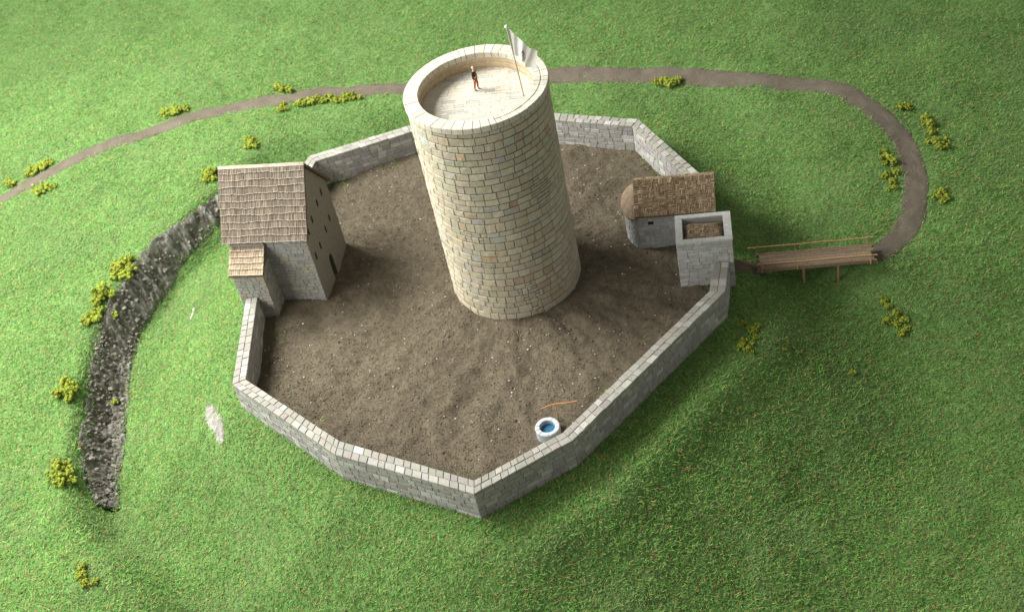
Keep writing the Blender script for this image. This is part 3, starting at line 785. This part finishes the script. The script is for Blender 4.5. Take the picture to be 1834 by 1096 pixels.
# parapet: four walls round the sunken roof
for (x0, x1, y0, y1) in ((.012, GW - .012, .012, wt), (.012, GW - .012, GD - wt, GD - .012), (.012, wt + .02, wt, GD - wt), (GW - WT_R, GW - .012, wt, GD - wt)):
    gm.box(x0, x1, y0, y1, .602, GH - .01, (.31, .31, .29))
for P0, P1, nn in (((0, 0, 0), (GW, 0, 0), (0, -1, 0)), ((GW, 0, 0), (GW, GD, 0), (1, 0, 0)), ((GW, GD, 0), (0, GD, 0), (0, 1, 0)), ((0, GD, 0), (0, 0, 0), (-1, 0, 0))):
    P0v = Vector(P0) - Vector(nn) * .008; P1v = Vector(P1) - Vector(nn) * .008
    face_panel(gm, P0v, P1v, -.55, GH - .035, nn, gr, gcol, ch=(.05, .075), ln=(.07, .17), dep=(.004, .010), gap=.0025, jit=.003)
gm.build('wall', M_wall, gate)
gp = MB()
for (x0, x1, y0, y1) in ((-.003, GW + .003, -.003, wt - .02), (-.003, GW + .003, GD - wt + .01, GD + .003), (-.003, wt + .01, wt - .0185, GD - wt + .0085), (GW - WT_R - .01, GW + .003, wt - .0185, GD - wt + .0085)):
    gp.box(x0, x1, y0, y1, GH - .034, GH, jc((.50, .51, .485), .03, gr))
gp.build('parapet_cap', M_plaster, gate)
gt = MB()
x0, x1, y0, y1 = wt + .025, GW - WT_R - .012, wt + .005, GD - wt - .005
bz, tz = .685, .80
base_ = [(x0, y0, bz), (x1, y0, bz), (x1, y1, bz), (x0, y1, bz)]
tp = [(x0 + .07, y0 + .05, tz - .01), (x1 - .06, y0 + .05, tz - .02), (x1 - .09, y1 - .14, tz), (x0 + .10, y1 - .12, tz)]
gt.hexa([(x0, y0, .60), (x1, y0, .60), (x1, y1, .60), (x0, y1, .60)], base_, (.15, .11, .07)); gt.hexa(base_, tp, (.12, .085, .05))
weave(gt, tp[0], tp[1], tp[2], tp[3], 6, 4, gr, TC, .012)
for k in range(4):
    q = (k + 1) % 4
    weave(gt, base_[k], base_[q], tp[q], tp[k], 5, 2, gr, [(.24, .18, .11), (.34, .27, .18), (.46, .38, .27)], .008)
gt.build('thatch_roof', M_roof, gate)

# ------------------------------------------------------------------ footbridge
bA = Vector((3.56, -.855, -.075)); bB = Vector((5.17, -1.195, -.085))
bl = (bB - bA).length; brd = tag(empty('footbridge', bA, math.atan2(bB.y - bA.y, bB.x - bA.x)), 'narrow brown log footbridge with stick handrails crossing the grassy ditch', 'bridge')
br = random.Random(55); dkm = MB(); hw_ = .185
WC = [(.16, .115, .075), (.30, .225, .15)]
nl = 9
for k in range(nl):
    y_ = -hw_ + 2 * hw_ * (k + .5) / nl; rd = hw_ / nl * .98; x0 = br.uniform(-.04, .03); x1 = bl + br.uniform(-.05, .04)
    c = jc(lerp(WC[0], WC[1], br.random()), .15, br)
    pts = [(x0 + (x1 - x0) * q / 6, y_ + br.uniform(-.003, .003), br.uniform(-.003, .003)) for q in range(7)]
    dkm.tube(pts, rd, c, 7)
dkm.build('log_deck', M_wood, brd)
for s in (-1, 1):
    q = MB(); q.tube([(-.05, s * hw_ * .93, -.030), (bl * .5, s * hw_ * .95, -.028), (bl + .03, s * hw_ * .93, -.030)], .020, (.20, .14, .09), 7); q.build('side_beam', M_wood, brd)
OC = (.42, .26, .12)
for s in (-1, 1):
    rl = MB(); x0 = -.16 if s > 0 else -.04; x1 = bl + (.03 if s > 0 else .04); yy_ = s * (hw_ + .008)
    rl.tube([(x0 + (x1 - x0) * q / 8, yy_ + br.uniform(-.005, .005), .125 + br.uniform(-.004, .004)) for q in range(9)], [.009 + br.uniform(-.001, .002) for _ in range(9)], jc(OC, .05, br), 7)
    rl.build('handrail', M_wood, brd)
    for xx in ((-.03 if s > 0 else .02), bl - .05):
        q = MB(); q.tube([(xx, yy_ + .002, -.05), (xx + .004, yy_, .04), (xx + .008, yy_, .145)], [.013, .012, .011], jc((.36, .23, .12), .1, br), 7)
        q.build('rail_post', M_wood, brd)
    q = MB(); q.tube([(bl * .33, yy_ + .002, -.04), (bl * .33, yy_, .128)], .007, jc(OC, .1, br), 6); q.build('rail_post', M_wood, brd)
for s in (-1, 1):
    for fx_ in (.385, .69):
        wp = brd.matrix_basis @ Vector((bl * fx_, s * hw_ * .86, 0)); gz = H1(wp.x, wp.y) - bA.z
        wp = Matrix.Translation(bA) @ Matrix.Rotation(brd.rotation_euler.z, 4, 'Z') @ Vector((bl * fx_, s * hw_ * .86, 0)); gz = H1(wp.x, wp.y) - bA.z - .03
        q = MB(); q.tube([(bl * fx_, s * hw_ * .86, -.01), (bl * fx_, s * hw_ * .9, gz)], [.022, .019], jc((.30, .19, .10), .1, br), 7); q.build('leg', M_wood, brd)

# ------------------------------------------------------------------ well
WZ = float(Yd(np.array(-.075), np.array(-3.26))) - .01
well = tag(empty('well', (-.075, -3.255, WZ), R(10)), 'round white stone well with blue water beside the front curtain wall', 'well')
wr_ = random.Random(66); wm = MB(); nk = 12; hb = .155
for k in range(nk):
    a0, a1 = 2 * math.pi * k / nk, 2 * math.pi * (k + 1) / nk; ro, ri = .172 + wr_.uniform(-.004, .004), .106
    P_ = lambda r_, a_, z_: (r_ * math.cos(a_), r_ * math.sin(a_), z_)
    c = jc((.40, .415, .44), .07, wr_); ct = jc((.47, .49, .51), .05, wr_)
    for h2 in range(2):
        b0 = a0 + (a1 - a0) * h2 / 2; b1 = a0 + (a1 - a0) * (h2 + 1) / 2; z1 = hb + wr_.uniform(-.003, .003)
        wm.mesh([P_(ro, b0, -.05), P_(ro, b1, -.05), P_(ro, b0, z1 - .012), P_(ro, b1, z1 - .012), P_(ro - .012, b0, z1), P_(ro - .012, b1, z1), P_(ri + .008, b0, z1), P_(ri + .008, b1, z1), P_(ri, b0, z1 - .01), P_(ri, b1, z1 - .01), P_(ri, b0, -.02), P_(ri, b1, -.02)],
                [(0, 1, 3, 2), (2, 3, 5, 4), (4, 5, 7, 6), (6, 7, 9, 8), (8, 9, 11, 10)], [jc(c, .08, wr_), ct, ct, ct, (.30, .36, .42)])
wm.build('stone_ring', M_wall, well)
wq = MB(); wq.mesh([(.108 * math.cos(2 * math.pi * k / 24), .108 * math.sin(2 * math.pi * k / 24), .085) for k in range(24)], [tuple(range(24))], (.03, .13, .23)); wq.build('water', M_water, well)
sw = tag(empty('well_sweep', (.095, -3.10, WZ), 0), 'thin orange-brown T-shaped wooden hoist standing behind the white well', 'hoist')
q = MB(); q.tube([(-.004, 0, -.05), (0, 0, .18), (.003, 0, .37)], [.011, .010, .009], (.36, .25, .12), 7); q.build('post', M_wood, sw)
q = MB(); q.tube([(-.205, -.005, .355), (-.09, 0, .378), (.02, 0, .382), (.15, -.03, .385), (.295, -.045, .392)], [.007, .008, .0095, .009, .009], (.50, .23, .10), 7); q.build('beam', M_wood, sw)

# ------------------------------------------------------------------ flag
F0 = Vector((.615, -.13, FZ)); flag = tag(empty('flag', F0), 'white banner with a small dark red emblem on a thin pole on the tower top', 'flag')
q = MB(); q.tube([(0, 0, -.02), (-.025, .003, .55), (-.052, .006, 1.10)], [.011, .010, .009], (.40, .39, .30), 8); q.build('pole', M_cloth, flag)
q = MB(); q.tube([(-.052, .006, 1.085), (-.052, .006, 1.095), (-.053, .006, 1.110), (-.053, .006, 1.125), (-.053, .006, 1.135)], [.010, .020, .026, .018, .004], (.74, .74, .64), 10); q.build('finial', M_cloth, flag, True)
# cloth: local corners found from the banner's outline; folds run with s
def cloth(s, t_):
    """s 0..1 from pole to free end, t_ 0..1 from top to bottom edge"""
    tx_ = np.interp(s, [0, .25, .5, .72, .88, 1], [-.048, .03, .11, .185, .235, .285]); tz_ = np.interp(s, [0, .12, .25, .5, .72, .88, 1], [1.075, 1.055, .985, .885, .765, .735, .69])
    bx_ = np.interp(s, [0, .25, .5, .72, .88, 1], [-.028, .03, .075, .095, .165, .225]); bz_ = np.interp(s, [0, .25, .5, .72, .88, 1], [.675, .625, .555, .455, .425, .415])
    x = tx_ * (1 - t_) + bx_ * t_; z = tz_ * (1 - t_) + bz_ * t_
    y = .022 * math.sin(s * 8.5 + .6 * t_) * s ** .5 * (1 + .3 * t_) + .012 * math.sin(s * 21 + t_ * 3) - .29 * (x + .03) 
    return (float(x), float(y), float(z))
q = MB(); ns, nt_ = 36, 14
for side in (1, -1):
    vs = []
    for i in range(ns + 1):
        for j in range(nt_ + 1):
            x, y, z = cloth(i / ns, j / nt_); vs.append((x, y + side * .0025, z))
    fs = [(i * (nt_ + 1) + j, (i + 1) * (nt_ + 1) + j, (i + 1) * (nt_ + 1) + j + 1, i * (nt_ + 1) + j + 1) for i in range(ns) for j in range(nt_)]
    q.mesh(vs, fs if side < 0 else [f[::-1] for f in fs], (.80, .80, .74))
q.build('cloth', M_cloth, flag, True)
q = MB()
def mark(pts, wd_, c):
    for (s0, t0), (s1, t1) in zip(pts[:-1], pts[1:]):
        dx, dy = s1 - s0, t1 - t0; L = math.hypot(dx, dy); nx, ny = -dy / L * wd_, dx / L * wd_
        for off in (-.006, .006):
            P_ = [cloth(s0 + nx, t0 + ny), cloth(s1 + nx, t1 + ny), cloth(s1 - nx, t1 - ny), cloth(s0 - nx, t0 - ny)]
            q.face([(x, y + off, z) for x, y, z in P_], c)
DK = (.10, .07, .06); RD = (.50, .12, .10)
mark([(.42, .35), (.50, .45), (.52, .60)], .022, DK); mark([(.44, .56), (.52, .66), (.58, .84)], .022, DK); mark([(.50, .40), (.60, .52), (.62, .70)], .014, DK)
mark([(.47, .50), (.545, .60)], .026, RD); mark([(.40, .62), (.46, .72)], .014, DK);
q.build('emblem', M_cloth, flag)

# ------------------------------------------------------------------ person
PS = .37 / 1.76
def skinmesh(name, J, E_, rad, c, parent, sub=2):
    me = bpy.data.meshes.new(name); me.from_pydata([tuple(x * PS for x in j) for j in J], E_, []); o = bpy.data.objects.new(name, me); col.objects.link(o)
    md = o.modifiers.new('s', 'SKIN'); md.use_smooth_shade = True
    for i, r_ in enumerate(rad):
        sv = me.skin_vertices[0].data[i]; rr = r_ if isinstance(r_, tuple) else (r_, r_); sv.radius = (rr[0] * PS, rr[1] * PS); sv.use_root = (i == 0)
    s2 = o.modifiers.new('u', 'SUBSURF'); s2.levels = sub; s2.render_levels = sub
    dg = bpy.context.evaluated_depsgraph_get(); dg.update()
    m2 = bpy.data.meshes.new_from_object(o.evaluated_get(dg)); o.modifiers.clear(); o.data = m2; m2.name = name
    at = m2.color_attributes.new('Col', 'FLOAT_COLOR', 'CORNER'); arr = np.ones((len(m2.loops), 4), np.float32)
    arr[:, :3] = c; at.data.foreach_set('color', arr.ravel()); m2.materials.clear(); m2.materials.append(M_paint)
    if parent: o.parent = parent
    return o
SKIN = (.62, .36, .22)
# x = sideways, -y = forwards
J = [(0, 0, .98), (0, .01, 1.22), (0, .01, 1.42), (0, 0, 1.53), (0, -.02, 1.60), (0, -.03, 1.70),            # 0-5 pelvis .. head
     (.17, .01, 1.42), (.24, .03, 1.14), (.21, -.06, .90), (.20, -.09, .80),                                    # 6-9 right arm, hand
     (-.17, .01, 1.42), (-.25, .02, 1.14), (-.24, -.05, .90), (-.23, -.08, .80),
     (.09, 0, .92), (.10, -.06, .50), (.11, -.02, .09), (.12, -.17, .035),
     (-.09, 0, .92), (-.11, .04, .50), (-.12, .13, .09), (-.13, -.01, .035)]
Ed = [(0, 1), (1, 2), (2, 3), (3, 4), (4, 5), (2, 6), (6, 7), (7, 8), (8, 9), (2, 10), (10, 11), (11, 12), (12, 13), (0, 14), (14, 15), (15, 16), (16, 17), (0, 18), (18, 19), (19, 20), (20, 21)]
rad = [(.15, .10), (.14, .09), (.15, .09), .05, (.085, .10), (.08, .10), .06, .045, .034, (.04, .022), .06, .045, .034, (.04, .022), .085, .058, .042, (.045, .035), .085, .058, .042, (.045, .035)]
prs = skinmesh('person', J, Ed, rad, SKIN, None)
prs.location = (.02, .275, FZ + .004); prs.rotation_euler = (0, 0, R(62))
tag(prs, 'tiny figure in black jacket and rust-red trousers standing on the round tower top', 'person')
skinmesh('jacket', [(0, 0, .99), (0, .01, 1.22), (0, .01, 1.43), (0, .005, 1.50), (.18, .01, 1.43), (.245, .03, 1.14), (.215, -.05, .93), (-.18, .01, 1.43), (-.255, .02, 1.14), (-.245, -.04, .93)],
         [(0, 1), (1, 2), (2, 3), (2, 4), (4, 5), (5, 6), (2, 7), (7, 8), (8, 9)], [(.18, .125), (.165, .115), (.17, .11), .07, .075, .060, .048, .075, .060, .048], (.022, .019, .016), prs)
skinmesh('trousers', [(0, 0, 1.0), (.095, 0, .90), (.10, -.06, .50), (.11, -.02, .12), (-.095, 0, .90), (-.11, .04, .50), (-.12, .12, .12)],
         [(0, 1), (1, 2), (2, 3), (0, 4), (4, 5), (5, 6)], [(.16, .11), .10, .075, .060, .10, .075, .060], (.30, .085, .035), prs)
for sx_, yy_ in ((.115, 0), (-.125, .15)):
    skinmesh('shoe', [(sx_, yy_ - .0, .05), (sx_, yy_ - .10, .04), (sx_, yy_ - .19, .03)], [(0, 1), (1, 2)], [(.05, .045), (.052, .04), (.045, .025)], (.05, .03, .02), prs)
skinmesh('hair', [(0, .035, 1.66), (0, .01, 1.74), (0, -.03, 1.785)], [(0, 1), (1, 2)], [(.085, .075), (.10, .085), (.08, .04)], (.80, .70, .50), prs)
for ex_ in (-.035, .035):
    skinmesh('eye', [(ex_, -.122, 1.675), (ex_, -.128, 1.676)], [(0, 1)], [.012, .010], (.02, .02, .02), prs, 1)
skinmesh('nose', [(0, -.115, 1.67), (0, -.14, 1.645), (0, -.138, 1.635)], [(0, 1), (1, 2)], [.012, .016, .012], SKIN, prs, 1)

# ------------------------------------------------------------------ bushes of yellow-green foam
def ico(sub=2):
    import bmesh
    b = bmesh.new(); bmesh.ops.create_icosphere(b, subdivisions=sub, radius=1)
    V = np.array([v.co[:] for v in b.verts]); F = np.array([[v.index for v in f.verts] for f in b.faces]); b.free(); return V, F
IV, IF = ico(2); rb = np.random.default_rng(12)
def bush(label, blobs, name='bush', group='yellow-green bushes dotted over the banks'):
    Vs = []; Fs = []; Cs = []; o_ = 0
    P0 = ground_at(*blobs[0][:2]); dist = np.linalg.norm(P0 - CAM)
    for bx_, by_, r_ in blobs:
        rw = r_ * np.linalg.norm(ground_at(bx_, by_ + r_ * .45) - CAM) / FPX
        P = ground_at(bx_, by_ + r_ * .45)
        for k in range(22 + int(r_ * 3.4)):
            q = rb.normal(0, .50, 3) * rw; q[2] = abs(q[2]) * .85
            rs = rw * rb.uniform(.15, .42)
            c = P + q * np.array([1, 1, 1]) + [0, 0, rw * .50]
            ns_ = 1 + .55 * (vn(IV[:, 0] * 2.6 + k * 3.1, IV[:, 1] * 2.6 + IV[:, 2] * 2.1 + bx_, 7) - .5) + rb.uniform(-.10, .10, len(IV))
            Vs.append(c + IV * rs * ns_[:, None]); Fs.append(IF + o_); o_ += len(IV)
            cc_ = np.array([.235, .285, .035]) * rb.uniform(.78, 1.2) * (1 + rb.uniform(-.06, .06, 3))
            Cs.append(np.tile(cc_, (len(IV), 1)) * rb.uniform(.85, 1.12, (len(IV), 1)))
    V_ = np.concatenate(Vs); org = np.array([P0[0], P0[1], H1(P0[0], P0[1])])
    o = np_mesh(name, V_ - org, np.concatenate(Fs), np.concatenate(Cs), M_foam, smooth_=False)
    o.location = org; tag(o, label, 'bush', group); return o
bush('small round yellow-green bush above the path, nearest the left edge of the photo', [(22, 329, 7), (15, 326, 5)])
bush('long slanting yellow-green bush along the upper verge of the path at the far left', [(50, 314, 5), (60, 307, 7), (70, 301, 7), (80, 297, 8), (88, 293, 6)])
bush('yellow-green bush on the lower verge of the path at the far left', [(72, 343, 8), (82, 338, 8), (98, 333, 5)])
bush('low wide yellow-green bush above the path, between the far left ones and the hedge row', [(296, 203, 7), (308, 202, 8), (320, 199, 8), (334, 194, 6)])
bush('small yellow-green bush on the far side of the path opposite the hedge row', [(498, 157, 7), (507, 160, 8), (520, 162, 6)])
bush('small pointed yellow-green bush just left of the hedge row, below the path', [(508, 189, 5), (505, 197, 6), (514, 195, 5)])
bush('long narrow hedge row of joined yellow-green clumps below the path left of the tower', [(537, 187, 6), (547, 185, 8), (558, 183, 7), (568, 179, 7), (580, 181, 6), (592, 176, 7), (604, 180, 7), (613, 178, 6), (622, 175, 8), (634, 174, 7), (643, 176, 5)])
bush('yellow-green bush on the bank just above the shingle roof of the house', [(448, 252, 7), (455, 258, 8), (445, 262, 6), (459, 262, 5)])
bush('yellow-green bush peeping out behind the left edge of the shingle roof', [(375, 312, 9), (370, 322, 7), (383, 320, 6), (384, 306, 5)])
bush('large yellow-green bush at the bend of the rocky gully, upper of the two beside it', [(215, 478, 11), (230, 466, 9), (230, 492, 10), (210, 494, 9), (236, 480, 7)])
bush('largest yellow-green bush, two joined lumps spilling down the left rim of the gully', [(185, 525, 12), (176, 540, 9), (200, 527, 8), (167, 565, 9), (176, 570, 8), (158, 575, 8), (182, 555, 6)])
bush('tiny yellow-green tuft inside the gully beside the largest bush', [(208, 563, 6)])
bush('round yellow-green bush left of the middle of the rocky gully', [(120, 688, 10), (110, 704, 9), (130, 700, 9), (124, 714, 7), (135, 689, 5)])
bush('dense yellow-green bush left of the lower end of the rocky gully', [(112, 835, 12), (105, 850, 10), (124, 850, 10), (110, 864, 8), (129, 861, 8), (104, 830, 6)])
bush('tiny yellow-green tuft growing in the middle of the dark gully rock', [(205, 722, 6)])
bush('upright hook-shaped yellow-green bush alone near the bottom left corner', [(150, 1015, 7), (150, 1030, 8), (153, 1044, 7), (172, 1041, 6), (162, 1046, 4)])
bush('low wide yellow-green bush below the path, right of the tower top', [(1175, 148, 6), (1190, 147, 8), (1200, 151, 8), (1214, 146, 7)])
bush('small yellow-green bush on the outer verge where the path curves down', [(1614, 192, 6), (1624, 191, 7), (1629, 196, 4)])
bush('tall ragged yellow-green bush outside the path bend, biggest on the right', [(1658, 214, 8), (1664, 225, 8), (1668, 238, 7), (1675, 254, 8), (1686, 262, 8), (1694, 250, 5), (1663, 254, 6)])
bush('yellow-green bush on the inner verge of the path bend, upper of the two', [(1582, 273, 6), (1588, 284, 8), (1599, 291, 7), (1585, 293, 5)])
bush('ragged yellow-green bush on the inner verge of the path bend, lower of the two', [(1590, 313, 6), (1605, 308, 6), (1582, 317, 6), (1597, 325, 6), (1603, 335, 5), (1592, 340, 4)])
bush('round yellow-green bush outside the path just before it nears the bridge', [(1687, 343, 7), (1680, 352, 7), (1693, 355, 6), (1688, 362, 5)])
bush('yellow-green bush of two lumps on the bank below the outer end of the bridge', [(1583, 540, 6), (1591, 549, 6), (1604, 564, 8), (1589, 575, 7), (1619, 572, 7), (1606, 580, 6), (1614, 597, 7), (1623, 588, 5)])
bush('ragged yellow-green bush on the slope by the right corner of the curtain wall', [(1333, 578, 5), (1324, 582, 4), (1342, 588, 5), (1357, 584, 6), (1350, 594, 6), (1354, 605, 5), (1331, 610, 6), (1328, 620, 6), (1338, 625, 6), (1348, 615, 5), (1348, 630, 4)])
bush('sparse yellow-green tufts half buried in the ditch grass, right of the ragged wall-corner bush', [(1411, 611, 4), (1405, 626, 4), (1420, 622, 3), (1433, 631, 4)])
bush('tiny yellow-green tuft alone on the open grass of the lower right slope', [(1527, 669, 5)])
